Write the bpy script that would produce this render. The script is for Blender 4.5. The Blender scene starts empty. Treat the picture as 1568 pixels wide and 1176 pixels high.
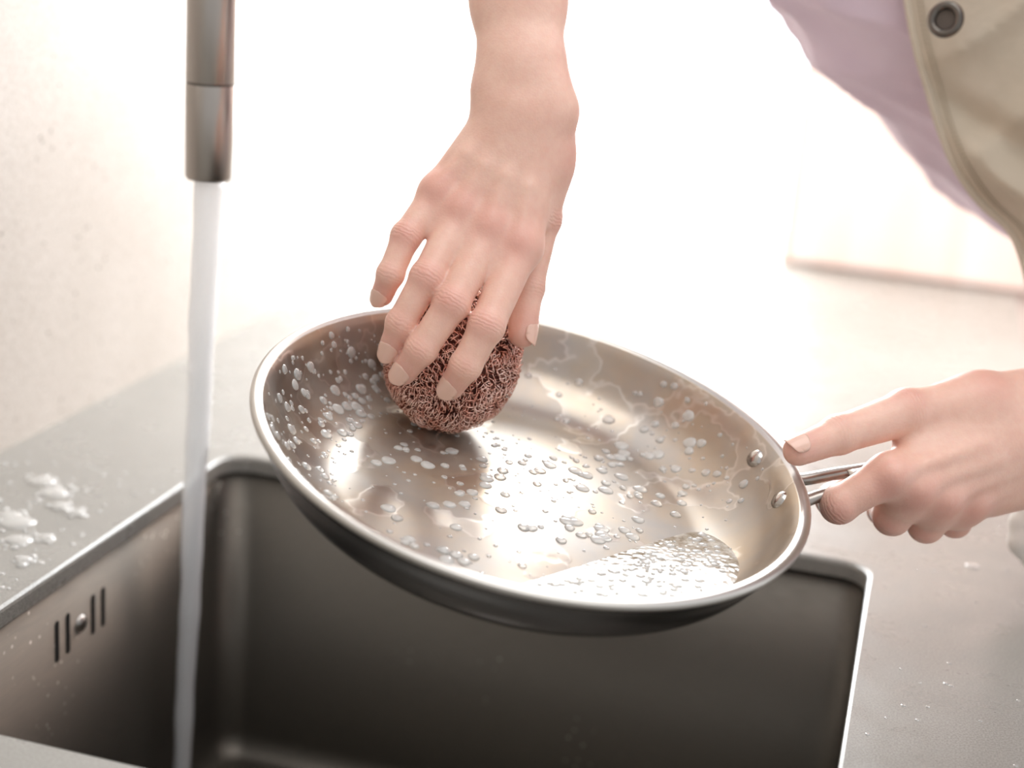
import bpy, bmesh, numpy as np, math, random
from mathutils import Vector, Matrix
random.seed(7); rng=np.random.default_rng(7)
sc=bpy.context.scene
sc.view_settings.view_transform='Standard'
R=np.array([[0.95875,-0.14943,0.24181],[0.27397,0.25898,-0.92621],[0.07578,0.95425,0.28923]])
EYE=np.array([0,0,0.4])
def pt(u,v,d):
    """measured point: image bearing (u,v) + distance d (m) -> world metres (counter top is z=0)"""
    u*=1600/1568; v*=1600/1568
    return R@np.array([(u-800)/2400*d,(600-v)/2400*d,-d])+EYE
def lin(c): return tuple(((x/255+0.055)/1.055)**2.4 if x/255>0.04045 else x/255/12.92 for x in c)+(1,)
# ---------------------------------------------------------------- materials
def mat(name,rgb,rough=.5,metal=0,**kw):
    m=bpy.data.materials.new(name); m.use_nodes=True
    b=m.node_tree.nodes['Principled BSDF']
    b.inputs['Base Color'].default_value=lin(rgb); b.inputs['Roughness'].default_value=rough; b.inputs['Metallic'].default_value=metal
    for k,v in kw.items(): b.inputs[k.replace('_',' ')].default_value=v
    return m
class NT:
    def __init__(s,m): s.m=m; s.t=m.node_tree; s.b=s.t.nodes['Principled BSDF']
    def n(s,typ,**kw):
        x=s.t.nodes.new(typ)
        for k,v in kw.items(): setattr(x,k,v)
        return x
    def l(s,a,b): s.t.links.new(a,b)
    def coord(s,kind='Object'): return s.n('ShaderNodeTexCoord').outputs[kind]
    def noise(s,scale,detail=4,rough=.55,co=None):
        x=s.n('ShaderNodeTexNoise'); x.inputs['Scale'].default_value=scale; x.inputs['Detail'].default_value=detail; x.inputs['Roughness'].default_value=rough
        s.l(co if co else s.coord(),x.inputs['Vector']); return x.outputs['Fac']
    def vor(s,scale,feature='F1'):
        v=s.n('ShaderNodeTexVoronoi',feature=feature); v.inputs['Scale'].default_value=scale; s.l(s.coord(),v.inputs['Vector']); return v.outputs['Distance']
    def ramp(s,f,stops):
        x=s.n('ShaderNodeValToRGB'); e=x.color_ramp.elements
        while len(e)<len(stops): e.new(.5)
        for i,(p,c) in enumerate(stops):
            e[i].position=p; e[i].color=c if len(c)==4 else lin(c)
        s.l(f,x.inputs['Fac']); return x.outputs['Color']
    def mix(s,f,a,b,mode='MIX'):
        x=s.n('ShaderNodeMix',data_type='RGBA',blend_type=mode)
        for v,i in ((f,0),(a,6),(b,7)):
            if hasattr(v,'node'): s.l(v,x.inputs[i])
            else: x.inputs[i].default_value=v
        return x.outputs[2]
    def bump(s,h,strength,dist,prev=None):
        x=s.n('ShaderNodeBump'); x.inputs['Strength'].default_value=strength; x.inputs['Distance'].default_value=dist
        s.l(h,x.inputs['Height'])
        if prev: s.l(prev,x.inputs['Normal'])
        return x.outputs['Normal']
def g(v): return (v,v,v,1)
m_wall=mat('concrete_wall_mat',(216,207,196),.42); t=NT(m_wall)
c=t.ramp(t.noise(5,5),[(.3,(192,184,174)),(.7,(214,208,201))])
pit=t.ramp(t.vor(110),[(.08,g(1)),(.20,g(0))])
pm=t.ramp(t.noise(35,2),[(.54,g(0)),(.60,g(1))])
pit=t.mix(1.0,pit,pm,'MULTIPLY')
fine=t.noise(420,3)
c=t.mix(.4,c,t.ramp(fine,[(.35,(168,158,146)),(.6,(222,216,208))]))
c=t.mix(pit,c,lin((92,80,66)))
t.l(c,t.b.inputs['Base Color']); t.l(t.bump(t.mix(.5,fine,pit,'SUBTRACT'),.2,.0015),t.b.inputs['Normal'])
m_counter=mat('grey_composite_counter_mat',(158,153,145),.36); t=NT(m_counter)
c=t.ramp(t.noise(5,4),[(.3,(134,131,125)),(.7,(152,149,143))])
c=t.mix(.45,c,t.ramp(t.noise(900,2),[(.35,(108,105,99)),(.65,(172,168,161))]))
t.l(c,t.b.inputs['Base Color']); t.l(t.bump(t.noise(700,2),.12,.0006),t.b.inputs['Normal'])
t.l(t.ramp(t.noise(30,3),[(.35,g(.26)),(.7,g(.38))]),t.b.inputs['Roughness']); t.b.inputs['Specular IOR Level'].default_value=.75
m_white=mat('white_paint_mat',(240,238,234),.5)
m_floor=mat('floor_mat',(150,140,128),.5); t=NT(m_floor)
t.l(t.ramp(t.noise(12,5),[(.3,(140,130,118)),(.7,(165,155,142))]),t.b.inputs['Base Color'])
m_cab=mat('counter_cabinet_mat',(205,200,192),.5)
m_wood=mat('pale_wood_mat',(236,206,180),.5); t=NT(m_wood)
mp=t.n('ShaderNodeMapping'); mp.inputs['Scale'].default_value=(9,9,.8); t.l(t.coord(),mp.inputs['Vector'])
t.l(t.ramp(t.noise(2,4,co=mp.outputs[0]),[(.3,(244,218,204)),(.7,(252,238,230))]),t.b.inputs['Base Color'])
m_sink=mat('sink_steel_mat',(98,90,82),.38,.85); t=NT(m_sink)
mp=t.n('ShaderNodeMapping'); mp.inputs['Scale'].default_value=(1,1,14); t.l(t.coord(),mp.inputs['Vector'])
t.l(t.ramp(t.noise(60,4,co=mp.outputs[0]),[(.3,g(.36)),(.7,g(.52))]),t.b.inputs['Roughness'])
dr=t.ramp(t.vor(130),[(.08,g(1)),(.2,g(0))]); dr=t.mix(1.0,dr,t.ramp(t.noise(9,2),[(.55,g(0)),(.65,g(1))]),'MULTIPLY')
t.l(t.mix(dr,lin((104,99,92)),lin((160,156,150))),t.b.inputs['Base Color'])
m_slot=mat('dark_slot_mat',(22,20,18),.7)
m_screw=mat('screw_steel_mat',(170,165,160),.3,1)
m_chrome=mat('brushed_nickel_mat',(172,165,158),.3,1.0)
m_ring=mat('joint_ring_mat',(120,114,108),.4,1.0)
def panmat(name,rgb,r0,r1,stain,metal=1.0):
    m=mat(name,rgb,.25,metal); t=NT(m)
    t.b.inputs['Anisotropic'].default_value=.55
    tg=t.n('ShaderNodeTangent',direction_type='RADIAL',axis='Z'); t.l(tg.outputs[0],t.b.inputs['Tangent'])
    t.b.inputs['Roughness'].default_value=r0
    if stain:
        a=t.ramp(t.noise(20,5,.6),[(.38,g(0)),(.66,g(1))])
        c=t.mix(a,lin(rgb),lin((186,170,150)))
        wn=t.noise(26,3,.5)
        edge=t.ramp(wn,[(.53,g(0)),(.545,g(.5)),(.565,g(.1)),(.66,g(0))])
        c=t.mix(edge,c,lin((222,216,208)))
        t.l(c,t.b.inputs['Base Color'])
        wet=t.ramp(wn,[(.52,g(0)),(.56,g(1))])
        t.l(t.mix(wet,g(r1),g(r0)),t.b.inputs['Roughness'])
        film=t.ramp(t.noise(60,4,.6),[(.4,g(.92)),(.7,g(.68))])
        t.l(film,t.b.inputs['Metallic'])
        t.l(t.bump(wet,.18,.0005,None),t.b.inputs['Normal'])
    return m
m_pan=panmat('brushed_pan_steel_mat',(172,166,159),.29,.40,True)
m_panout=panmat('polished_pan_steel_mat',(150,150,152),.27,.2,False)
m_rim=mat('pan_rim_steel_mat',(192,187,180),.3,1.0)
m_rivet=mat('rivet_steel_mat',(190,184,178),.2,1.0)
m_bub=mat('soap_bubble_mat',(252,250,247),.06,0,Transmission_Weight=.70,IOR=1.22,Coat_Weight=1.0,Coat_Roughness=.03)
m_foam=mat('soap_foam_mat',(250,248,244),.1,0,Transmission_Weight=.58,IOR=1.2,Coat_Weight=.8)
m_liq=mat('soapy_water_mat',(232,222,208),.08,0,Transmission_Weight=.2,IOR=1.33); t=NT(m_liq)
f=t.ramp(t.noise(50,6,.7),[(.44,g(0)),(.60,g(1))]); c=t.mix(f,lin((150,134,112)),lin((222,215,205)))
c=t.mix(t.ramp(t.vor(260),[(.12,g(.5)),(.35,g(0))]),c,lin((170,156,138)))
t.l(c,t.b.inputs['Base Color'])
t.l(t.bump(t.vor(260),.15,.001,t.bump(t.noise(60,3),.12,.001)),t.b.inputs['Normal'])
m_water=mat('running_water_mat',(252,253,254),.2,0,Transmission_Weight=.35,IOR=1.15,Alpha=.8)
m_copper=mat('copper_steel_wool_mat',(178,128,112),.22,1.0); t=NT(m_copper)
t.l(t.ramp(t.noise(120,2),[(.35,(226,168,150)),(.65,(252,220,208))]),t.b.inputs['Base Color'])
m_gap_shade=mat('scourer_gap_shade_mat',(96,56,46),.6,.5); t=NT(m_gap_shade); t.l(t.bump(t.noise(420,3),1,.002),t.b.inputs['Normal'])  # dark colour paints the shade in the gaps between the wires
def skinmat(name,base,red,deep):
    m=mat(name,base,.42,0,Subsurface_Weight=.3,Subsurface_Scale=.008); t=NT(m)
    t.b.inputs['Subsurface Radius'].default_value=(1,.35,.2)
    at=t.n('ShaderNodeAttribute'); at.attribute_name='red'
    n1=t.noise(45,3); n2=t.noise(240,3)
    c=t.mix(t.ramp(n1,[(.35,g(0)),(.7,g(.5))]),lin(base),lin(deep))
    c=t.mix(at.outputs['Fac'],c,lin(red))
    c=t.mix(t.ramp(n2,[(.35,g(0)),(.8,g(.2))]),c,lin(red))
    t.l(c,t.b.inputs['Base Color'])
    cs=t.n('ShaderNodeAttribute'); cs.attribute_name='crease_s'; cw=t.n('ShaderNodeAttribute'); cw.attribute_name='crease_w'
    a=t.n('ShaderNodeMath',operation='MULTIPLY_ADD'); t.l(cs.outputs['Fac'],a.inputs[0]); a.inputs[1].default_value=2900
    ns=t.n('ShaderNodeMath',operation='MULTIPLY'); t.l(t.noise(210,3),ns.inputs[0]); ns.inputs[1].default_value=12; t.l(ns.outputs[0],a.inputs[2])
    si=t.n('ShaderNodeMath',operation='SINE'); t.l(a.outputs[0],si.inputs[0])
    mu=t.n('ShaderNodeMath',operation='MULTIPLY'); t.l(si.outputs[0],mu.inputs[0]); t.l(cw.outputs['Fac'],mu.inputs[1])
    b1=t.bump(t.vor(700),.14,.0005); b1=t.bump(t.noise(300,3),.08,.0006,b1); b2=t.bump(mu.outputs[0],.26,.0005,b1); t.l(b2,t.b.inputs['Normal'])
    return m
m_skin=skinmat('skin_mat',(236,196,177),(212,142,130),(226,178,159))
m_nail=mat('fingernail_mat',(232,188,170),.25,0,Subsurface_Weight=.1,Subsurface_Scale=.004,Coat_Weight=.3)
def cloth(name,rgb,rgb2,scale=900,ws=.15):
    m=mat(name,rgb,.85); t=NT(m)
    t.l(t.mix(t.ramp(t.noise(25,4),[(.3,g(0)),(.7,g(.6))]),lin(rgb),lin(rgb2)),t.b.inputs['Base Color'])
    w=t.n('ShaderNodeTexWave'); w.inputs['Scale'].default_value=scale; w.inputs['Distortion'].default_value=1.5; t.l(t.coord(),w.inputs['Vector'])
    b=t.bump(w.outputs['Fac'],ws,.0006); b=t.bump(t.noise(600,2),.2,.0006,b); b=t.bump(t.noise(28,3),.5,.006,b); t.l(b,t.b.inputs['Normal'])
    t.b.inputs['Sheen Weight'].default_value=.15
    return m
m_lav=cloth('lavender_jersey_mat',(238,220,233),(230,208,224))
m_apron=cloth('beige_canvas_mat',(206,193,174),(190,177,156))
m_thread=mat('stitch_thread_mat',(160,146,122),.9)
m_grom=mat('eyelet_metal_mat',(110,104,98),.25,1.0)
m_dark=mat('eyelet_hole_mat',(90,80,72),.8)
m_trou=cloth('trousers_mat',(90,92,100),(80,82,90))
m_tie=cloth('apron_tie_mat',(236,232,226),(220,214,206))
# ---------------------------------------------------------------- mesh helpers
def mesh_obj(name,V,F,m=None,parent=None,smooth=True):
    me=bpy.data.meshes.new(name); me.from_pydata([tuple(map(float,v)) for v in V],[],[tuple(map(int,f)) for f in F]); me.update()
    if smooth: me.polygons.foreach_set('use_smooth',[True]*len(me.polygons))
    o=bpy.data.objects.new(name,me); bpy.context.collection.objects.link(o)
    if m: me.materials.append(m)
    if parent: o.parent=parent
    return o
def empty(name,loc=(0,0,0),M=None):
    o=bpy.data.objects.new(name,None); bpy.context.collection.objects.link(o); o.empty_display_size=.05
    if M is not None: o.matrix_world=M
    else: o.location=loc
    return o
def box(name,lo,hi,m,parent=None,bev=.002):
    bm=bmesh.new(); bmesh.ops.create_cube(bm,size=1)
    for v in bm.verts: v.co=Vector([lo[i]+(v.co[i]+.5)*(hi[i]-lo[i]) for i in range(3)])
    if bev: bmesh.ops.bevel(bm,geom=bm.edges[:],offset=bev,segments=2,affect='EDGES')
    me=bpy.data.meshes.new(name); bm.to_mesh(me); bm.free(); me.materials.append(m)
    o=bpy.data.objects.new(name,me); bpy.context.collection.objects.link(o)
    if parent: o.parent=parent
    return o
def lathe(name,prof,m,parent=None,seg=128,mats=None):
    V=[];F=[];n=len(prof)
    for i in range(seg):
        a=2*math.pi*i/seg
        for r,z in prof: V.append((r*math.cos(a),r*math.sin(a),z))
    for i in range(seg):
        j=(i+1)%seg
        for k in range(n-1): F.append((i*n+k,j*n+k,j*n+k+1,i*n+k+1))
    o=mesh_obj(name,V,F,m,parent)
    if mats:
        for x in mats[1]: o.data.materials.append(x)
        mi=[mats[0](k) for i in range(seg) for k in range(n-1)]
        o.data.polygons.foreach_set('material_index',mi)
    return o
def spline(P,n):
    P=np.array(P,float); Q=np.vstack([2*P[0]-P[1],P,2*P[-1]-P[-2]]); out=[]
    for i in range(len(P)-1):
        p0,p1,p2,p3=Q[i:i+4]
        for t in np.linspace(0,1,n,endpoint=False):
            out.append(.5*((2*p1)+(-p0+p2)*t+(2*p0-5*p1+4*p2-p3)*t*t+(-p0+3*p1-3*p2+p3)*t**3))
    out.append(P[-1]); return np.array(out)
def tube(name,P,rad,m,parent=None,seg=24,flat=(1,1),up=(0,0,1),caps=True):
    P=np.array(P,float); n=len(P); rad=np.broadcast_to(rad,(n,)); V=[];F=[]
    T=np.gradient(P,axis=0); T/=np.linalg.norm(T,axis=1)[:,None]
    up=np.array(up,float)
    for i in range(n):
        s=np.cross(T[i],up); s/=np.linalg.norm(s); u=np.cross(s,T[i])
        for k in range(seg):
            a=2*math.pi*k/seg; V.append(P[i]+rad[i]*(flat[0]*math.cos(a)*s+flat[1]*math.sin(a)*u))
    for i in range(n-1):
        for k in range(seg):
            F.append((i*seg+k,i*seg+(k+1)%seg,(i+1)*seg+(k+1)%seg,(i+1)*seg+k))
    if caps: F.append(tuple(range(seg))[::-1]); F.append(tuple((n-1)*seg+k for k in range(seg)))
    return mesh_obj(name,V,F,m,parent)
def rrect(x0,x1,y0,y1,r,n=8):
    out=[]
    for cx,cy,a0 in ((x1-r,y1-r,0),(x0+r,y1-r,90),(x0+r,y0+r,180),(x1-r,y0+r,270)):
        for k in range(n+1):
            a=math.radians(a0+90*k/n); out.append((cx+r*math.cos(a),cy+r*math.sin(a)))
    return out
# ---------------------------------------------------------------- room shell
WX=-.622; BY=2.12
box('wall_left',(WX-.1,-1.5,-.9),(WX,BY+.1,1.6),m_wall,bev=0)
box('floor',(WX-.1,-1.5,-.95),(2.2,BY+.1,-.9),m_floor,bev=0)
wb=empty('wall_back')
box('wall_sill',(WX,BY,-.9),(-.165,BY+.1,.0),m_white,wb,0)
box('wall_lintel',(WX,BY,1.45),(-.165,BY+.1,1.6),m_white,wb,0)
box('wall_side_panel',(-.165,BY,-.9),(2.2,BY+.1,1.6),m_white,wb,0)
wn=empty('window_1')
for nm,lo,hi in (('frame_left',(WX+.001,BY+.02,.002),(WX+.02,BY+.06,1.45)),('frame_right',(-.18,BY+.02,.002),(-.166,BY+.06,1.45)),('frame_bottom',(WX+.02,BY+.02,.001),(-.18,BY+.06,.010)),('frame_top',(WX+.02,BY+.02,1.43),(-.18,BY+.06,1.449))):
    box(nm,lo,hi,m_white,wn,.002)
cb=empty('wood_cupboard')
box('carcass',(-.173,1.99,-.9),(.9,2.05,1.3),m_wood,cb,.003)
for i in range(3): box('door_panel_%d'%i,(-.165+i*.36,1.978,.004),(.185+i*.36,1.99,1.28),m_wood,cb,.003)
# ---------------------------------------------------------------- counter with sink cut-out
CX1=.125
def loop(bm,pts,z): return [bm.verts.new((x,y,z)) for x,y in pts]
bm=bmesh.new()
OUT=[(WX,-.2),(CX1,-.2),(CX1,1.976),(-.176,1.976),(-.176,BY-.001),(WX,BY-.001)]
outer=loop(bm,OUT,0)
hole=rrect(-.4775,.0015,.5825,1.0005,.02)
inner=loop(bm,hole,0)
es=[]
for L in (outer,inner):
    for i in range(len(L)): es.append(bm.edges.new((L[i],L[(i+1)%len(L)])))
bmesh.ops.triangle_fill(bm,use_beauty=True,edges=es)
def down(L,pts,z):
    N=loop(bm,pts,z)
    for i in range(len(L)): bm.faces.new((L[i],L[(i+1)%len(L)],N[(i+1)%len(L)],N[i]))
    return N
L=down(inner,rrect(-.4755,-.0005,.5845,.9985,.02),-.0012); L=down(L,rrect(-.475,-.001,.585,.998,.02),-.003); L=down(L,rrect(-.475,-.001,.585,.998,.02),-.012)
L=down(outer,OUT,-.03)
bmesh.ops.recalc_face_normals(bm,faces=bm.faces[:])
me=bpy.data.meshes.new('countertop'); bm.to_mesh(me); bm.free(); me.materials.append(m_counter)
ct=bpy.data.objects.new('kitchen_countertop',me); bpy.context.collection.objects.link(ct)
cc=empty('base_cabinet')
box('front_panel',(CX1-.04,-.2,-.8),(CX1-.02,1.97,-.03),m_cab,cc)
box('plinth',(CX1-.09,-.2,-.9),(CX1-.07,1.97,-.8),m_cab,cc)
box('end_panel',(WX+.001,1.95,-.9),(CX1-.04,1.97,-.03),m_cab,cc)
sk=empty('undermount_sink')
bm=bmesh.new()
prev=None
base=(-.475,-.001,.585,.998)
for off,z in [(.02,-.0125),(.003,-.0125),(.003,-.232),(.0,-.243),(-.01,-.25)]:
    L=loop(bm,rrect(base[0]-off,base[1]+off,base[2]-off,base[3]+off,max(.016,.02+off)),z)
    if prev:
        for i in range(len(L)): bm.faces.new((prev[i],prev[(i+1)%len(L)],L[(i+1)%len(L)],L[i]))
    prev=L
bm.faces.new(prev)
bmesh.ops.recalc_face_normals(bm,faces=bm.faces[:])
me=bpy.data.meshes.new('bowl'); bm.to_mesh(me); bm.free(); me.materials.append(m_sink)
for p in me.polygons: p.use_smooth=abs(p.normal.z)<.9
bo=bpy.data.objects.new('bowl',me); bpy.context.collection.objects.link(bo); bo.parent=sk
def capsule_plate(name,cy,cz,hw,hh,x,m):
    pts=[]
    for k in range(13):
        a=math.pi*k/12; pts.append((cy+hw*math.cos(a),cz+hh+hw*math.sin(a)))
    for k in range(13):
        a=math.pi+math.pi*k/12; pts.append((cy+hw*math.cos(a),cz-hh+hw*math.sin(a)))
    V=[(x,a,b) for a,b in pts]+[(x-.003,a,b) for a,b in pts]; n=len(pts)
    return mesh_obj(name,V,[tuple(range(n))]+[(i,(i+1)%n,n+(i+1)%n,n+i) for i in range(n)],m,sk,False)
for i,(yy,hh) in enumerate(((.765,.012),(.7775,.012),(.8075,.012),(.820,.012))):
    capsule_plate('overflow_slot_%d'%i,yy,-.05,.0019,hh,-.4774,m_slot)
o=lathe('overflow_screw',[(0,.003),(.003,.0028),(.0052,.0015),(.0058,0)],m_screw,sk,32); o.matrix_local=Matrix.Translation((-.4778,.7925,-.05))@Matrix.Rotation(math.pi/2,4,'Y')
o=lathe('drain_basket',[(0,.001),(.02,.001),(.022,.003),(.04,.003),(.043,0)],m_screw,sk,48); o.location=(-.238,.79,-.2498)
# ---------------------------------------------------------------- faucet
fx,fy=-.4435,.892; zb=.225
fa=empty('kitchen_faucet')
lathe('spray_head',[(0,zb+.0025),(.010,zb+.0025),(.0140,zb+.001),(.0151,zb+.003),(.0155,zb+.04),(.0157,zb+.0605),(.0154,zb+.061),(.0154,zb+.0622),(.0157,zb+.0628),(.0157,zb+.16),(.014,zb+.165),(.0,zb+.165)],m_chrome,fa,64,(lambda k:1 if k in(6,7) else 0,[m_ring])).location=(fx,fy,0)
bx,by=-.555,.72; zt=.43; cx_,cy_=(fx+bx)/2,(fy+by)/2
arc=[(fx,fy,zb+.16)]+[(cx_+(fx-bx)/2*math.cos(a),cy_+(fy-by)/2*math.cos(a),zt+.103*math.sin(a)) for a in np.linspace(0,math.pi,16)]+[(bx,by,.3),(bx,by,.03)]
sdv=np.array([fy-by,-(fx-bx),0.0]); sdv/=np.linalg.norm(sdv)
tube('gooseneck_spout',spline(arc,6),.0125,m_chrome,fa,32,up=tuple(sdv))
lathe('faucet_base',[(0,.05),(.022,.05),(.024,.045),(.024,.004),(.027,.0),(0,0)],m_chrome,fa,48).location=(bx,by,0)
tube('lever',[(bx,by-.02,.035),(bx,by-.05,.045),(bx,by-.09,.06)],[.006,.005,.004],m_chrome,fa,16)
P=[];rr=[]
for i in range(90):
    f=i/89; z=zb+.001-f*(zb+.249)
    P.append((fx-.014*f+.0003*math.sin(f*23),fy+.0003*math.cos(f*19),z)); rr.append(.0094-.0034*min(1,f*1.1)+.0002*math.sin(f*40)+.0002*math.sin(f*71))
tube('water_stream',P,rr,m_water,None,28,up=(0,1,0))
# ---------------------------------------------------------------- frying pan
nz=Vector((.1928,-.1168,.9743)).normalized(); hd=Vector((.876,.464,-.119)); hd=(hd-nz*hd.dot(nz)).normalized(); hy=nz.cross(hd)
PC=Vector((-.1809,.7501,.1397))
PM=Matrix((hd,hy,nz)).transposed().to_4x4(); PM.translation=PC
pan=empty('frying_pan',M=PM)
inn=[(0,-.0405),(.05,-.0405),(.088,-.0405),(.104,-.0392),(.118,-.0335),(.129,-.0245),(.1365,-.0135),(.1415,-.004),(.1445,.0002)]
inn=spline(inn,6)
rimp=spline([(.1445,.0002),(.1475,.0014),(.1503,.0008),(.1508,-.0014),(.1488,-.003)],5)
outp=spline([(.1488,-.003),(.1455,-.007),(.141,-.018),(.1335,-.029),(.121,-.039),(.106,-.0445),(.098,-.0458),(.0,-.0458)],6)
prof=np.vstack([inn,rimp[1:],outp[1:]]); ni=len(inn)-1; nr=ni+len(rimp)-1
lathe('pan_body',[tuple(p) for p in prof],m_pan,pan,192,(lambda k:0 if k<ni else (1 if k<nr else 2),[m_rim,m_panout]))
def zin(r): return np.interp(r,inn[:,0],inn[:,1])
def nin(r):
    e=.001; s=(zin(r+e)-zin(max(r-e,0)))/(2*e) if r>e else 0
    n=np.array([-s,1.0]); return n/np.linalg.norm(n)
hp=spline([(.146,0,-.017),(.160,0,-.014),(.180,0,-.006),(.205,0,.003),(.228,0,.009),(.245,0,.011),(.262,0,.011)],8)
w=np.interp(hp[:,0],[.146,.2,.24,.255,.262],[.0085,.0075,.008,.008,.005])
tube('handle_grip',hp[18:],w[18:],m_chrome,pan,24,(1.0,.5),(0,0,1))
for sgn in (1,-1):
    q=hp[:26].copy(); q[:,1]=sgn*np.interp(q[:,0],[.146,.165,.2,.23],[.014,.009,.006,.004])
    tube('handle_prong_%s'%('a' if sgn>0 else 'b'),q,.0042,m_chrome,pan,16,(1,.8))
V=[];F=[]
for i in range(17):
    a=math.radians(-12+24*i/16)
    for r,z in ((.1475,-.0075),(.1445,-.016),(.140,-.026)):
        rr_=r+.0012; V.append((rr_*math.cos(a),rr_*math.sin(a),z))
for i in range(16):
    for k in range(2): F.append((i*3+k,(i+1)*3+k,(i+1)*3+k+1,i*3+k+1))
o=mesh_obj('handle_bracket',V,F,m_chrome,pan); s=o.modifiers.new('s','SOLIDIFY'); s.thickness=.003; s.offset=1
for i,a in enumerate((-9,9)):
    r=.1385; z=float(zin(r)); n=nin(r); a=math.radians(a)
    N=Vector((n[0]*math.cos(a),n[0]*math.sin(a),n[1])).normalized()
    o=lathe('rivet_%d'%i,[(0,.0026),(.003,.0024),(.0048,.0014),(.0056,0)],m_rivet,pan,32)
    o.matrix_local=Matrix.Translation((r*math.cos(a),r*math.sin(a),z))@N.to_track_quat('Z','Y').to_matrix().to_4x4()
gl=np.array((PM.to_3x3().inverted()@Vector((0,0,-1)))[:]); gdir=gl[:2]/np.linalg.norm(gl[:2]); slope=np.linalg.norm(gl[:2])/abs(gl[2])
d0=.062; V=[];F=[];idx={}
N_=150; gs=np.linspace(-.146,.146,N_)
ok={}
for i,x in enumerate(gs):
    for j,y in enumerate(gs):
        r=math.hypot(x,y)
        if r<.1445:
            z=-.0405+slope*((x*gdir[0]+y*gdir[1])-d0)
            if z>float(zin(r))-.0012: ok[(i,j)]=z
for (i,j),z in ok.items(): idx[(i,j)]=len(V); V.append((gs[i],gs[j],z))
for (i,j) in ok:
    q=[(i,j),(i+1,j),(i+1,j+1),(i,j+1)]
    if all(k in idx for k in q): F.append([idx[k] for k in q])
if F: mesh_obj('soapy_water',V,F,m_liq,pan)
def domes(name,items,m,parent,el=.18):
    V=[];F=[];A=14;B=5
    for p,n,r,h in items:
        n=np.array(n)/np.linalg.norm(n); a=np.cross(n,[.3,.8,.52]); a/=np.linalg.norm(a); b=np.cross(n,a); b0=len(V); ph=random.random()*6
        ex=1+el*random.random()
        V.append(np.array(p)+n*h)
        for k in range(1,B+1):
            th=math.pi/2*k/B
            for q in range(A):
                al=2*math.pi*q/A; wob=1+.05*math.sin(3*al+ph)
                V.append(np.array(p)+n*h*math.cos(th)+(a*math.cos(al)*ex+b*math.sin(al))*r*math.sin(th)*wob)
        for q in range(A): F.append((b0,b0+1+q,b0+1+(q+1)%A))
        for k in range(B-1):
            for q in range(A):
                F.append((b0+1+k*A+q,b0+1+(k+1)*A+q,b0+1+(k+1)*A+(q+1)%A,b0+1+k*A+(q+1)%A))
    return mesh_obj(name,V,F,m,parent)
items=[]
def drop(x,y,r,h=None):
    q=math.hypot(x,y)
    if q>.1415 or (x*gdir[0]+y*gdir[1])>.070: return
    n=nin(q); N=(n[0]*x/max(q,1e-6),n[0]*y/max(q,1e-6),n[1]); items.append(((x,y,float(zin(q))),N,r,h or r*.42))
for _ in range(3000):
    a=random.uniform(0,2*math.pi); q=.142*math.sqrt(random.random()); x,y=q*math.cos(a),q*math.sin(a)
    dens=.13+(.75 if (q>.1 and x<-.0) else 0)+(.38 if q>.1 else 0)+.55*math.exp(-((x+.0)**2+(y-.02)**2)/.0030)
    if random.random()<dens*.55: drop(x,y,min(.0034,.0005+random.expovariate(1/.0008)))
domes('soap_suds',items,m_bub,pan)
items=[]
for cx,cy,s,n in ((-.02,.01,.014,9),(.03,.03,.016,12),(.07,.055,.014,12),(.02,-.03,.014,8),(-.055,-.06,.016,10),(.09,.02,.014,10),(.11,.06,.010,7),(-.06,.03,.012,8),(.05,-.02,.014,9),(-.11,-.03,.014,10),(-.10,.05,.012,8)):
    for k in range(n): drop(cx+random.gauss(0,s),cy+random.gauss(0,s*.8),random.uniform(.0018,.0040),.0012)
# froth floating on the pool
for k in range(260):
    a=random.uniform(-1.0,1.0); ca,sa=gdir; rr_=random.uniform(.075,.118)
    x=rr_*(ca*math.cos(a)-sa*math.sin(a)); y=rr_*(sa*math.cos(a)+ca*math.sin(a)); dd_=x*ca+y*sa
    if dd_<d0+.004: continue
    z=-.0405+slope*(dd_-d0)
    if z<float(zin(math.hypot(x,y))): continue
    items.append(((x,y,z-.0002),(-gl[0]*1.0,-gl[1],-gl[2]),random.uniform(.0007,.0026),.0009))
domes('soap_froth',items,m_foam,pan)
items=[]
for x,y,r in ((-.563,.885,.010),(-.545,.870,.011),(-.538,.815,.012),(-.548,.822,.009),(-.520,.790,.009),(-.507,.80,.006),(-.512,.845,.006),(-.528,.850,.007),(-.575,.84,.008),(-.5,.765,.006)):
    items.append(((x,y,0),(0,0,1),r*.95,.0026))
    for k in range(8):
        a=random.random()*6.28; q=r*(.75+.5*random.random())
        items.append(((x+q*math.cos(a),y+q*1.2*math.sin(a),0),(0,0,1),random.uniform(.0014,.0032),random.uniform(.001,.0020)))
for k in range(110): items.append(((random.uniform(-.61,-.485),random.uniform(.72,.93),0),(0,0,1),random.uniform(.0007,.0024),.0008))
domes('soap_suds',items,m_foam,None)
items=[((.067,1.03,0),(0,0,1),.005,.001)]
for k in range(40): items.append(((random.uniform(.01,.11),random.uniform(.75,1.2),0),(0,0,1),random.uniform(.0005,.0016),.0005))
domes('water_drops',items,m_bub,None)
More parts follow.
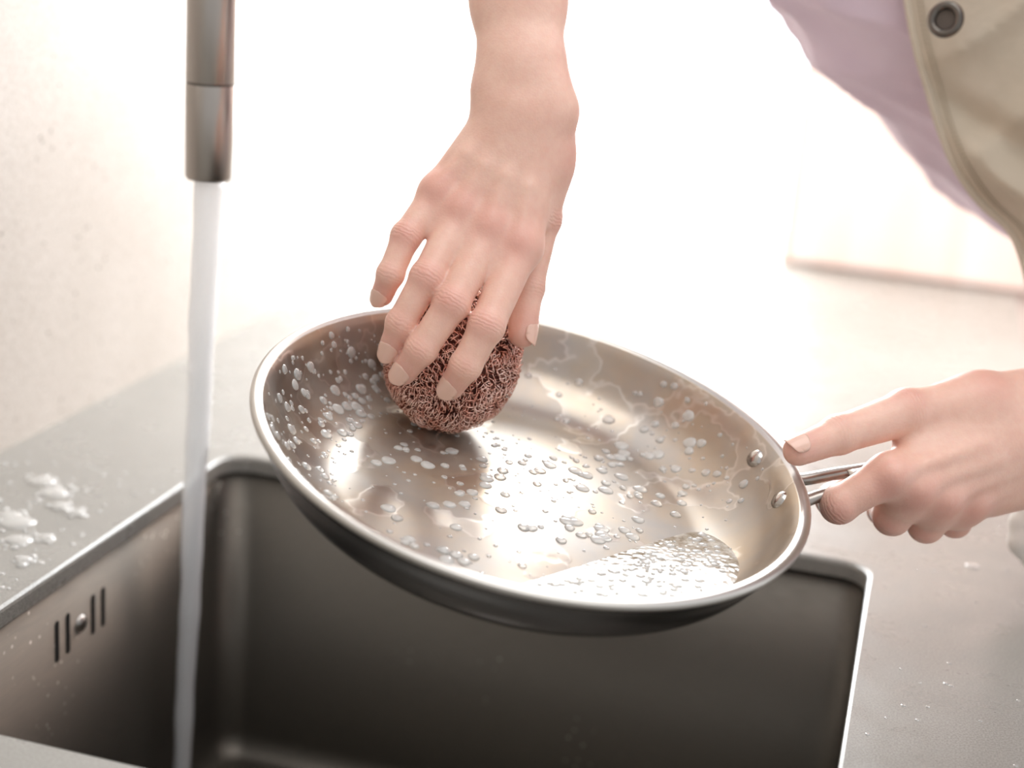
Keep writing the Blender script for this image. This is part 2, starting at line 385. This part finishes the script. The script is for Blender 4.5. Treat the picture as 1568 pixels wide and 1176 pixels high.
# ---------------------------------------------------------------- implicit surfaces
class Field:
    def __init__(s,lo,hi,h):
        s.h=h; s.lo=np.array(lo,float); n=np.ceil((np.array(hi)-s.lo)/h).astype(int)+1; s.n=n
        s.F=np.full(n,1.0,np.float32)
        s.ax=[s.lo[i]+h*np.arange(n[i]) for i in range(3)]
    def sub(s,pts,rads,mar):
        P=np.array(pts); r=max(rads)+mar
        a=np.clip(np.floor((P.min(0)-r-s.lo)/s.h).astype(int),0,s.n-1); b=np.clip(np.ceil((P.max(0)+r-s.lo)/s.h).astype(int)+1,1,s.n)
        return tuple(slice(a[i],b[i]) for i in range(3))
    def grid(s,sl): return [s.ax[0][sl[0]][:,None,None],s.ax[1][sl[1]][None,:,None],s.ax[2][sl[2]][None,None,:]]
    @staticmethod
    def cone(G,a,b,ra,rb,fd=None,ff=1):
        ab=b-a; L=ab@ab+1e-12
        dx,dy,dz=G[0]-a[0],G[1]-a[1],G[2]-a[2]
        t=np.clip((dx*ab[0]+dy*ab[1]+dz*ab[2])/L,0,1)
        dx=dx-t*ab[0];dy=dy-t*ab[1];dz=dz-t*ab[2]
        d2=dx*dx+dy*dy+dz*dz
        if fd is not None:
            c=dx*fd[0]+dy*fd[1]+dz*fd[2]; d2=d2+c*c*(1/ff**2-1)
        return (np.sqrt(d2)-(ra+(rb-ra)*t)).astype(np.float32)
    def chain(s,pts,rads,k=.003,kj=None,kfar=.0015,root=None,fd=None,ff=1,rng_=(.018,.034)):
        pts=[np.array(p,float) for p in pts]
        sl=s.sub(pts,rads,.022+s.h*3); G=s.grid(sl); D=None
        for i in range(len(pts)-1):
            d=s.cone(G,pts[i],pts[i+1],rads[i],rads[i+1],fd,ff)
            D=d if D is None else smin(D,d,k)
        if kj is None: kk=k
        elif root is not None:
            rr=np.sqrt((G[0]-root[0])**2+(G[1]-root[1])**2+(G[2]-root[2])**2)
            f=np.clip((rr-rng_[0])/(rng_[1]-rng_[0]),0,1); kk=(kj+(kfar-kj)*f).astype(np.float32)
        else: kk=kj
        s.F[sl]=smin(s.F[sl],D,kk)
    def mesh(s):
        F=s.F; S_=F<0
        c=[S_[i:S_.shape[0]-1+i,j:S_.shape[1]-1+j,k:S_.shape[2]-1+k] for i in(0,1) for j in (0,1) for k in (0,1)]
        al=c[0].copy(); an=c[0].copy()
        for q in c[1:]: al&=q; an|=q
        mix=an&~al; I=np.argwhere(mix); idx=np.full(mix.shape,-1,np.int32); idx[mix]=np.arange(len(I))
        pos=np.zeros((len(I),3)); cnt=np.zeros(len(I))
        for ax in range(3):
            e=np.zeros(3,int); e[ax]=1; o=[q for q in range(3) if q!=ax]
            for u in (0,1):
                for w in (0,1):
                    A=np.zeros(3,int); A[o[0]]=u; A[o[1]]=w
                    Ia=I+A; Ib=Ia+e; Fa=F[tuple(Ia.T)].astype(float); Fb=F[tuple(Ib.T)].astype(float)
                    m=(Fa<0)!=(Fb<0); t=np.where(m,Fa/np.where(m,Fa-Fb,1),0)
                    pos+=m[:,None]*(A+t[:,None]*e); cnt+=m
        V=(I+pos/cnt[:,None])*s.h+s.lo
        Fs=[]
        for ax in range(3):
            o=[(ax+1)%3,(ax+2)%3]
            sa=[slice(None)]*3; sb=[slice(None)]*3; sa[ax]=slice(0,-1); sb[ax]=slice(1,None)
            A=S_[tuple(sa)]; B=S_[tuple(sb)]; E=np.argwhere(A!=B)
            ok=(E[:,o[0]]>0)&(E[:,o[1]]>0)&(E[:,o[0]]<F.shape[o[0]]-1)&(E[:,o[1]]<F.shape[o[1]]-1); E=E[ok]
            ins=A[tuple(E.T)]
            def cell(du,dv):
                C=E.copy(); C[:,o[0]]-=du; C[:,o[1]]-=dv; return idx[tuple(C.T)]
            Q=np.stack([cell(1,1),cell(0,1),cell(0,0),cell(1,0)],1)
            Q[~ins]=Q[~ins][:,::-1]; Fs.append(Q)
        return V,np.vstack(Fs)
def smin(a,b,k):
    h=np.clip(.5+.5*(b-a)/k,0,1); return b+(a-b)*h-k*h*(1-h)
def fast_obj(name,V,F,m,parent):
    me=bpy.data.meshes.new(name); nv,nf=len(V),len(F)
    me.vertices.add(nv); me.vertices.foreach_set('co',V.astype(np.float32).ravel())
    me.loops.add(nf*4); me.loops.foreach_set('vertex_index',F.astype(np.int32).ravel())
    me.polygons.add(nf); me.polygons.foreach_set('loop_start',np.arange(0,nf*4,4,dtype=np.int32)); me.polygons.foreach_set('use_smooth',np.ones(nf,bool))
    me.update(calc_edges=True); me.validate(); me.materials.append(m)
    o=bpy.data.objects.new(name,me); bpy.context.collection.objects.link(o); o.parent=parent; return o
def relax(V,F,it=2,w=.5):
    E=np.vstack([F[:,[0,1]],F[:,[1,2]],F[:,[2,3]],F[:,[3,0]]])
    deg=np.bincount(E.ravel(),minlength=len(V))[:,None]
    for _ in range(it):
        S_=np.zeros_like(V)
        for ax in range(3): S_[:,ax]=np.bincount(E[:,0],V[E[:,1],ax],len(V))+np.bincount(E[:,1],V[E[:,0],ax],len(V))
        V=V+w*(S_/np.maximum(deg,1)-V)
    return V
def vnormals(V,F):
    n=np.cross(V[F[:,2]]-V[F[:,0]],V[F[:,3]]-V[F[:,1]]); N=np.zeros_like(V)
    for k in range(4):
        for ax in range(3): N[:,ax]+=np.bincount(F[:,k],n[:,ax],len(V))
    return N/(np.linalg.norm(N,axis=1)[:,None]+1e-12)
person=empty('person',(0.3,1.15,-.9)); 
person_inv=Matrix.Translation((0.3,1.15,-.9)).inverted()
def adopt(o): o.parent=person; o.matrix_parent_inverse=person_inv
toCam=R@np.array([0,0,1.0]); upI=R@np.array([0,1.0,0]); rtI=R@np.array([1.0,0,0])
def nail(name,a,b,r,dors,parent,L=.0115,ext=.0035,ang=58,wd=1.0):
    d=(b-a)/np.linalg.norm(b-a); n=dors-d*(dors@d); n/=np.linalg.norm(n); s=np.cross(d,n)
    end=b+d*(r*.75+ext*.35); V=[];F=[];nu,nv=13,13
    for j in range(nv):
        v=j/(nv-1)
        for i in range(nu):
            u=-1+2*i/(nu-1)
            wv=(1-abs(2*v-1)**4.5)**.5 if 0<v<1 else .0
            wv=max(wv,.34)
            th=math.radians(ang)*u*wv*wd; rn=r*1.02+.0001-.0011*v*v
            V.append(end-d*L*(1-v)+ s*math.sin(th)*rn + n*math.cos(th)*rn - d*.0006*u*u*(1 if v>.5 else -1))
    for j in range(nv-1):
        for i in range(nu-1): F.append((j*nu+i,j*nu+i+1,(j+1)*nu+i+1,(j+1)*nu+i))
    o=mesh_obj(name,V,F,m_nail,parent); md=o.modifiers.new('s','SOLIDIFY'); md.thickness=.0005; md.offset=0; return o
def build_hand(name,fingers,radii,palm,extra,dors,h,lo,hi,parent,thumb_d,creasew=1.0,nails=True):
    fl=Field(lo,hi,h)
    for pts,rads,kw in palm: fl.chain(pts,rads,**kw)
    for nm,P in fingers.items():
        rr=radii[nm]; root=np.array(P[0])
        fl.chain(P,rr,k=.0022,kj=.009 if nm!='thumb' else .012,root=root,kfar=.0012)
        sw=(1.045,1.03) if nm!='pinky' else (1.01,1.0)
        for j,ra in ((1,rr[1]*sw[0]),(2,rr[2]*sw[1])):
            dn=thumb_d if nm=='thumb' else dors
            fl.chain([P[j]+dn*.0004,P[j]+dn*.0005],[ra,ra],k=.002,kj=.003)
    for pts,rads,kw in extra: fl.chain(pts,rads,**kw)
    V,F=fl.mesh(); V=relax(V,F,4,.5)
    o=fast_obj(name,V,F,m_skin,parent)
    red=np.zeros(len(V)); cs=np.zeros(len(V)); cw=np.zeros(len(V))
    for nm,P in fingers.items():
        rr=radii[nm]; dn=thumb_d if nm=='thumb' else dors
        for j,(sg,am) in enumerate(((.013,.6),(.0085,.6),(.006,.4),(.012,.55))):
            dd=np.linalg.norm(V-(P[j]+dn*rr[j]*.7),axis=1); red=np.maximum(red,am*np.exp(-(dd/sg)**2))
        for j in (1,2):
            ax=P[j+1]-P[j-1]; ax=ax/np.linalg.norm(ax); q=V-P[j]; s_=q@ax
            dd=np.linalg.norm(q-np.outer(s_,ax),axis=1); wgt=np.exp(-(s_/.0042)**2)*(dd<rr[j]*1.6)*np.clip((q@dn)/rr[j],0,1)
            if j==2: wgt*=.6
            m_=wgt>cw; cw[m_]=wgt[m_]; cs[m_]=s_[m_]
    for nm_,a in (('red',red),('crease_s',cs),('crease_w',cw*creasew)):
        at=o.data.attributes.new(nm_,'FLOAT','POINT'); at.data.foreach_set('value',a.astype(np.float32))
    for nm,P in fingers.items():
        if nails is True or nm in nails:
            rr=radii[nm]; dn=thumb_d if nm=='thumb' else dors
            nail('nail_'+nm,P[2],P[3],rr[3],dn,o,L=.0125 if nm!='pinky' else .0105)
    return o
o_=-.012
def p_(u,v,d): return pt(u,v,d+o_)
fr=dict(
 pinky=[p_(672,297,.872),p_(622,362,.860),p_(598,420,.857),p_(585,452,.864)],
 ring=[p_(708,327,.868),p_(654,425,.850),p_(614,495,.852),p_(598,536,.859)],
 middle=[p_(751,352,.865),p_(692,465,.846),p_(645,535,.848),p_(618,570,.856)],
 index=[p_(797,378,.866),p_(745,500,.846),p_(713,560,.848),p_(691,592,.856)],
 thumb=[p_(838,235,.885),p_(829,335,.890),p_(806,440,.886),p_(800,510,.880)])
rd=dict(index=[.0112,.0095,.0084,.0073],middle=[.0112,.0094,.0084,.0073],ring=[.0107,.0089,.0079,.0070],pinky=[.0098,.0080,.0071,.0063],thumb=[.0130,.0108,.0098,.0084])
K=dict(k=.010,kj=.012)
palm=[
 ([p_(785,-520,.93),p_(788,-250,.905),p_(794,0,.885),p_(799,110,.877)],[.036,.033,.0262,.0232],dict(k=.01,kj=.012,fd=toCam,ff=.82)),
 ([p_(799,110,.877),p_(803,165,.875)],[.0232,.0238],dict(k=.01,kj=.012,fd=toCam,ff=.80)),
 ([p_(772,172,.876),p_(674,297,.875)],[.0135,.0108],K),
 ([p_(788,180,.874),p_(708,327,.871)],[.0135,.0112],K),
 ([p_(806,185,.873),p_(750,352,.868)],[.0135,.0116],K),
 ([p_(828,190,.875),p_(797,378,.869)],[.0135,.0116],K),
 ([p_(800,220,.884),p_(740,320,.880)],[.015,.013],K),
 ([p_(838,180,.882),p_(836,250,.884),p_(829,335,.888)],[.013,.0125,.0105],K),
 ([p_(775,200,.888),p_(700,290,.884)],[.014,.011],K),
]
ex=[]
dR=toCam*.93+upI*.25-rtI*.1; dR/=np.linalg.norm(dR)
for nm,b in (('pinky',(775,185,.876)),('ring',(790,190,.874)),('middle',(808,195,.873)),('index',(826,200,.875))):
    a=fr[nm][0]; q=p_(*b)
    ex.append(([q*.8+a*.2+dR*.004,q*.45+a*.55+dR*.0102,a+dR*.0094],[.0018,.0022,.0030],dict(k=.004,kj=.0055)))
    ex.append(([a+dR*.0036,a+dR*.0037],[.0092,.0092],dict(k=.004,kj=.005)))
ex.append(([p_(838,150,.874),p_(846,165,.876)],[.0125,.0125],dict(k=.004,kj=.012)))
ex.append(([p_(756,140,.876),p_(758,150,.876)],[.0105,.0105],dict(k=.004,kj=.012)))
allp=np.array([q for P in fr.values() for q in P]+[q for a,b,c in palm for q in a])
lo=allp.min(0)-.04; hi=allp.max(0)+.04
rh=build_hand('right_hand',fr,rd,palm,ex,dR,.00115,lo,hi,None,(toCam*.3+rtI*.9)/np.linalg.norm(toCam*.3+rtI*.9)); adopt(rh)
o_=-.022
fl_=dict(
 index=[p_(1362,728,.872),p_(1285,772,.874),p_(1274,765,.902),p_(1300,742,.915)],
 middle=[p_(1400,748,.880),p_(1366,790,.898),p_(1352,780,.928),p_(1362,748,.940)],
 ring=[p_(1440,762,.890),p_(1418,803,.912),p_(1400,790,.942),p_(1404,755,.950)],
 pinky=[p_(1482,766,.905),p_(1462,798,.928),p_(1446,785,.952),p_(1442,757,.956)],
 thumb=[p_(1500,620,.908),p_(1388,632,.890),p_(1284,666,.874),p_(1222,690,.863)])
rdl=dict(index=[.0112,.0102,.0088,.0074],middle=[.0112,.0104,.0088,.0074],ring=[.0108,.0100,.0084,.0072],pinky=[.0100,.0092,.0078,.0064],thumb=[.0155,.0130,.0106,.0086])
palmL=[
 ([p_(1640,662,.935),p_(1720,648,.95),p_(1900,610,.98),p_(2250,530,1.06)],[.0295,.028,.032,.039],dict(k=.01,kj=.014,fd=toCam,ff=.85)),
 ([p_(1590,645,.915),p_(1362,728,.878)],[.018,.0125],K),
 ([p_(1595,670,.915),p_(1400,748,.886)],[.017,.0125],K),
 ([p_(1600,695,.925),p_(1440,762,.896)],[.016,.012],K),
 ([p_(1610,712,.935),p_(1482,764,.910)],[.016,.012],K),
 ([p_(1610,612,.925),p_(1500,618,.908),p_(1392,632,.893)],[.021,.0165,.0128],K),
 ([p_(1480,655,.905),p_(1400,680,.893)],[.013,.010],K),
 ([p_(1630,715,.935),p_(1510,752,.925)],[.018,.0135],K),
 ([p_(1375,755,.895),p_(1450,778,.912)],[.0115,.0120],K),
]
dL=toCam*.85-rtI*.25-upI*.45; dL/=np.linalg.norm(dL)
dLb=toCam*.95+upI*.1; dLb/=np.linalg.norm(dLb)
exL=[]
for nm,b in (('index',(1580,655,.915)),('middle',(1590,675,.915)),('ring',(1595,695,.925)),('pinky',(1600,712,.935))):
    a=fl_[nm][0]; q=p_(*b); exL.append(([q*.6+a*.4+dLb*.0126,a+dLb*.0100],[.0022,.0030],dict(k=.004,kj=.006)))
    exL.append(([a+dLb*.0032,a+dLb*.0033],[.0098,.0098],dict(k=.004,kj=.005)))
allp=np.array([q for P in fl_.values() for q in P]+[q for a,b,c in palmL for q in a])
tdL=upI*.8+toCam*.55; tdL/=np.linalg.norm(tdL)
lh=build_hand('left_hand',fl_,rdl,palmL,exL,dL,.0013,allp.min(0)-.045,allp.max(0)+.045,None,tdL,nails=('thumb','index')); adopt(lh)
# ---------------------------------------------------------------- clothes
def folds(V,amp,scale,seed=0,aniso=(1,1,1)):
    r=np.random.default_rng(seed); D=np.zeros(len(V))
    for i in range(6):
        k=r.normal(size=3)*scale*(1+i*.5)*np.array(aniso); q=V@k+r.random()*6; D+=(1-np.abs(np.sin(q+.8*np.sin(V@(k*.4)))))**1.5/(1+i*.5)
    return D*amp
f=Field((-.35,.85,-.12),(.6,1.55,.95),.005)
f.chain([(.33,1.20,-.06),(.24,1.20,.20),(.16,1.20,.42),(.12,1.20,.58)],[.135,.13,.125,.09],k=.03)
f.chain([(.12,1.20,.58),(.11,1.02,.55)],[.08,.07],k=.03,kj=.04)
slv=[pt(845,-500,.96),pt(1150,-260,1.02),pt(1400,-20,1.10),pt(1620,150,1.16)]
f.chain(slv,[.048,.060,.073,.10],k=.03,kj=.03)
f.chain([(.11,1.04,.54),(.26,.98,.36),pt(2230,540,1.06)],[.068,.06,.05],k=.02,kj=.03)
V,F=f.mesh(); V=relax(V,F,4)
V=V+vnormals(V,F)*(folds(V,.007,20,3,(1,1,1.2)))[:,None]; V=relax(V,F,2)
adopt(fast_obj('sweatshirt',V,F,m_lav,None))
f=Field((.12,.95,-.92),(.62,1.45,.02),.008)
for yy in (1.12,1.29): f.chain([(.33,yy,-.03),(.30,yy,-.42),(.33,yy,-.86)],[.095,.07,.055],k=.02,kj=.04)
for yy in (1.12,1.29): f.chain([(.31,yy,-.865),(.18,yy,-.872)],[.04,.03],k=.02,kj=.02)
V,F=f.mesh(); adopt(fast_obj('trousers',relax(V,F,3),F,m_trou,None))
edge=[(1386,-160),(1384,-60),(1390,10),(1404,80),(1420,135),(1436,190),(1462,255),(1500,310),(1545,352),(1566,400),(1580,470),(1600,620)]
ed=spline(np.array(edge,float),6); nr2=len(ed); nc=44; V=[];F=[]
for i,(u,v) in enumerate(ed):
    for j in range(nc):
        s=j/(nc-1); uu=u+s*420; vv=v+s*(-30)+ (14*math.sin(s*9+i*.1))*s
        dep=1.0-.055*math.sin(min(1,s*1.3)*math.pi/2)
        q=(vv*.012+uu*.004); dep+=.0055*min(1,s*7)*(1-abs(math.sin(q*1.5+.8*math.sin(uu*.012))))**1.6*-1.4
        dep+=.010*math.exp(-((vv-150-.55*(uu-1430))/26)**2)*min(1,s*8)
        dep-=.012*math.exp(-((vv-215-.75*(uu-1440))/34)**2)*min(1,s*8)
        dep+=.009*math.exp(-((vv-300-.35*(uu-1490))/20)**2)*min(1,s*8)
        V.append(pt(uu,vv,dep))
for i in range(nr2-1):
    for j in range(nc-1): F.append((i*nc+j,(i+1)*nc+j,(i+1)*nc+j+1,i*nc+j+1))
o=mesh_obj('apron',V,F,m_apron,None); md=o.modifiers.new('sub','SUBSURF'); md.levels=2; md.render_levels=2
md=o.modifiers.new('s','SOLIDIFY'); md.thickness=.0022; adopt(o)
Vn=np.array(V).reshape(nr2,nc,3)
def colat(i,x):
    x=x*1.7; k=int(x); return Vn[i,k]*(1-(x-k))+Vn[i,k+1]*(x-k)
adopt(tube('apron_hem',[Vn[i,0]+toCam*.0006 for i in range(nr2)],.0024,m_apron,None,10))
for off in (.9,1.25):
    P=spline([colat(i,off)+toCam*.0026 for i in range(nr2)],5); Vs_=[];Fs_=[]
    for k in range(0,len(P)-4,3):
        a,b=P[k],P[k+2]; d=(b-a)/np.linalg.norm(b-a); sdir=np.cross(d,toCam); b0=len(Vs_)
        for q,e in ((a,0),(b,0)):
            for uu,vv in ((1,0),(0,1),(-1,0),(0,-1)): Vs_.append(q+sdir*.0004*uu+toCam*.0004*vv)
        for m_ in range(4): Fs_.append((b0+m_,b0+(m_+1)%4,b0+4+(m_+1)%4,b0+4+m_))
    adopt(mesh_obj('apron_stitching',Vs_,Fs_,m_thread))
# knotted tie hanging by the counter front
tk=[pt(1640,740,1.0),pt(1585,775,1.0),pt(1566,800,1.0),pt(1566,830,1.0),pt(1582,862,1.0)]
f=Field(np.min(tk,axis=0)-.03,np.max(tk,axis=0)+.03,.0016)
f.chain(tk,[.010,.010,.008,.009,.006],k=.004); f.chain([pt(1600,790,.995),pt(1590,830,.995),pt(1610,870,1.0)],[.012,.009,.006],k=.003,kj=.002)
f.chain([pt(1640,740,1.0),pt(1600,820,1.0)],[.010,.012],k=.003,kj=.002)
V,F=f.mesh(); adopt(fast_obj('apron_tie',relax(V,F,2),F,m_tie,None))
gp=pt(1448,30,.958)
def torus(name,c,n,R_,r_,m,k=40,q=12,sq=1,fill=None):
    n=n/np.linalg.norm(n); a=np.cross(n,[0,0,1.0]); a/=np.linalg.norm(a); b=np.cross(n,a); V=[];F=[]
    for i in range(k):
        A=2*math.pi*i/k; rad=a*math.cos(A)+b*math.sin(A)
        for j in range(q):
            B=2*math.pi*j/q; V.append(c+rad*(R_+r_*math.cos(B))+n*r_*sq*math.sin(B))
    for i in range(k):
        for j in range(q): F.append((i*q+j,((i+1)%k)*q+j,((i+1)%k)*q+(j+1)%q,i*q+(j+1)%q))
    adopt(mesh_obj(name,V,F,m))
    if fill:
        V=[c]+[c+(a*math.cos(2*math.pi*i/k)+b*math.sin(2*math.pi*i/k))*R_*.95 for i in range(k)]
        adopt(mesh_obj(name+'_hole',V,[(0,1+i,1+(i+1)%k) for i in range(k)],fill))
gn=toCam*.8-rtI*.5
torus('apron_eyelet',gp,gn,.0088,.0028,m_grom,fill=m_dark)
# ---------------------------------------------------------------- scourer
cen=pt(693,543,.884)
e1=rtI*.97+upI*-.2; e1/=np.linalg.norm(e1); e3=toCam*.93+upI*.3; e3-=e1*(e3@e1); e3/=np.linalg.norm(e3); e2=np.cross(e3,e1)
rad3=np.array([.0390,.0455,.023]); B=np.array([e1,e2,e3])
scr=empty('copper_scourer',tuple(cen))
Vs=[];Fs=[];base_i=0
NS=95; turns=46; ppt=12
for s in range(NS):
    ax=rng.normal(size=3); ax/=np.linalg.norm(ax); a=np.cross(ax,[.2,.5,.8]); a/=np.linalg.norm(a); b=np.cross(ax,a)
    n=turns*ppt; th=np.linspace(0,2*math.pi*rng.uniform(.7,1.0),n)+rng.random()*6
    lat=rng.uniform(-.75,.75); cl=math.sqrt(1-lat*lat)
    D=(np.cos(th)[:,None]*a+np.sin(th)[:,None]*b)*cl+ax*lat
    T=(-np.sin(th)[:,None]*a+np.cos(th)[:,None]*b)
    Sd=np.cross(D,T); lay=rng.uniform(.94,1.0)
    cr=.0023*rng.uniform(.8,1.2)
    ph=np.linspace(0,2*math.pi*turns,n)+.8*np.sin(np.linspace(0,40,n))
    P=D*rad3*lay+ (np.cos(ph)[:,None]*D*.8+np.sin(ph)[:,None]*Sd)*cr
    P+=rng.normal(size=(n,3))*.0001
    Tn=np.gradient(P,axis=0); Tn/=np.linalg.norm(Tn,axis=1)[:,None]+1e-9
    u=D-Tn*(D*Tn).sum(1)[:,None]; u/=np.linalg.norm(u,axis=1)[:,None]+1e-9; w_=np.cross(Tn,u)
    ring=[P+u*.00016,P+w_*.00036,P-u*.00016,P-w_*.00036]
    Vs.append(np.stack(ring,1).reshape(-1,3))
    i=np.arange(n-1)[:,None]*4; k=np.arange(4)[None,:]; k2=(k+1)%4
    Fs.append(np.stack([i+k,i+k2,i+4+k2,i+4+k],-1).reshape(-1,4)+base_i); base_i+=n*4
V=np.vstack(Vs)@B; F=np.vstack(Fs)
fast_obj('wire_curls',V,F,m_copper,scr)
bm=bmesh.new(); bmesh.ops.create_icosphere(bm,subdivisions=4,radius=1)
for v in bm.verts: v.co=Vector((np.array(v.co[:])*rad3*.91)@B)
me=bpy.data.meshes.new('dark_gap_filler'); bm.to_mesh(me); bm.free(); me.materials.append(m_gap_shade)  # added solid filler, dark so the wire gaps read as shaded
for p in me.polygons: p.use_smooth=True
o=bpy.data.objects.new('dark_gap_filler',me); bpy.context.collection.objects.link(o); o.parent=scr
# ---------------------------------------------------------------- light
w=bpy.data.worlds.new('daylight'); sc.world=w; w.use_nodes=True; nt=w.node_tree; bg=nt.nodes['Background']
tc=nt.nodes.new('ShaderNodeTexCoord'); sx=nt.nodes.new('ShaderNodeSeparateXYZ'); nt.links.new(tc.outputs['Generated'],sx.inputs[0])
rp=nt.nodes.new('ShaderNodeValToRGB'); ma=nt.nodes.new('ShaderNodeMath'); ma.operation='MULTIPLY_ADD'; ma.inputs[1].default_value=.5; ma.inputs[2].default_value=.5
nt.links.new(sx.outputs[1],ma.inputs[0]); nt.links.new(ma.outputs[0],rp.inputs[0])
e=rp.color_ramp.elements; e[0].position=.1; e[0].color=(.68,.68,.69,1); e[1].position=.62; e[1].color=(.87,.90,.94,1); x=e.new(.97); x.color=(3.4,3.6,3.8,1)
nt.links.new(rp.outputs[0],bg.inputs['Color']); bg.inputs['Strength'].default_value=1.05
def area(name,loc,target,size,power,col):
    l=bpy.data.lights.new(name,'AREA'); l.shape='RECTANGLE'; l.size,l.size_y=size; l.energy=power; l.color=col
    o=bpy.data.objects.new(name,l); bpy.context.collection.objects.link(o); o.location=loc
    o.rotation_euler=(Vector(target)-Vector(loc)).to_track_quat('-Z','Y').to_euler(); return o
area('window_daylight',(-.39,BY+.08,.72),(-.39,0,.5),(.42,1.3),25,(.94,.98,1))
area('overhead_fill_light',(.3,.5,2.2),(-.2,.8,0),(1.6,1.6),20,(1,.985,.97))  # added overhead fill for the hands, not an actual ceiling fixture
area('cupboard_fill_light',(.45,1.5,1.0),(.1,2.0,.1),(.4,.4),15,(1,.98,.96))  # invented fill lamp, added to brighten the cupboard and back of the counter
# ---------------------------------------------------------------- camera
cd=bpy.data.cameras.new('camera'); cam=bpy.data.objects.new('camera',cd); bpy.context.collection.objects.link(cam)
M=Matrix([list(R[i])+[EYE[i]] for i in range(3)]+[[0,0,0,1]]); cam.matrix_world=M
cd.sensor_width=36; cd.lens=54; cd.clip_start=.02
cd.dof.use_dof=True; cd.dof.focus_distance=.835; cd.dof.aperture_fstop=3.4
sc.camera=cam
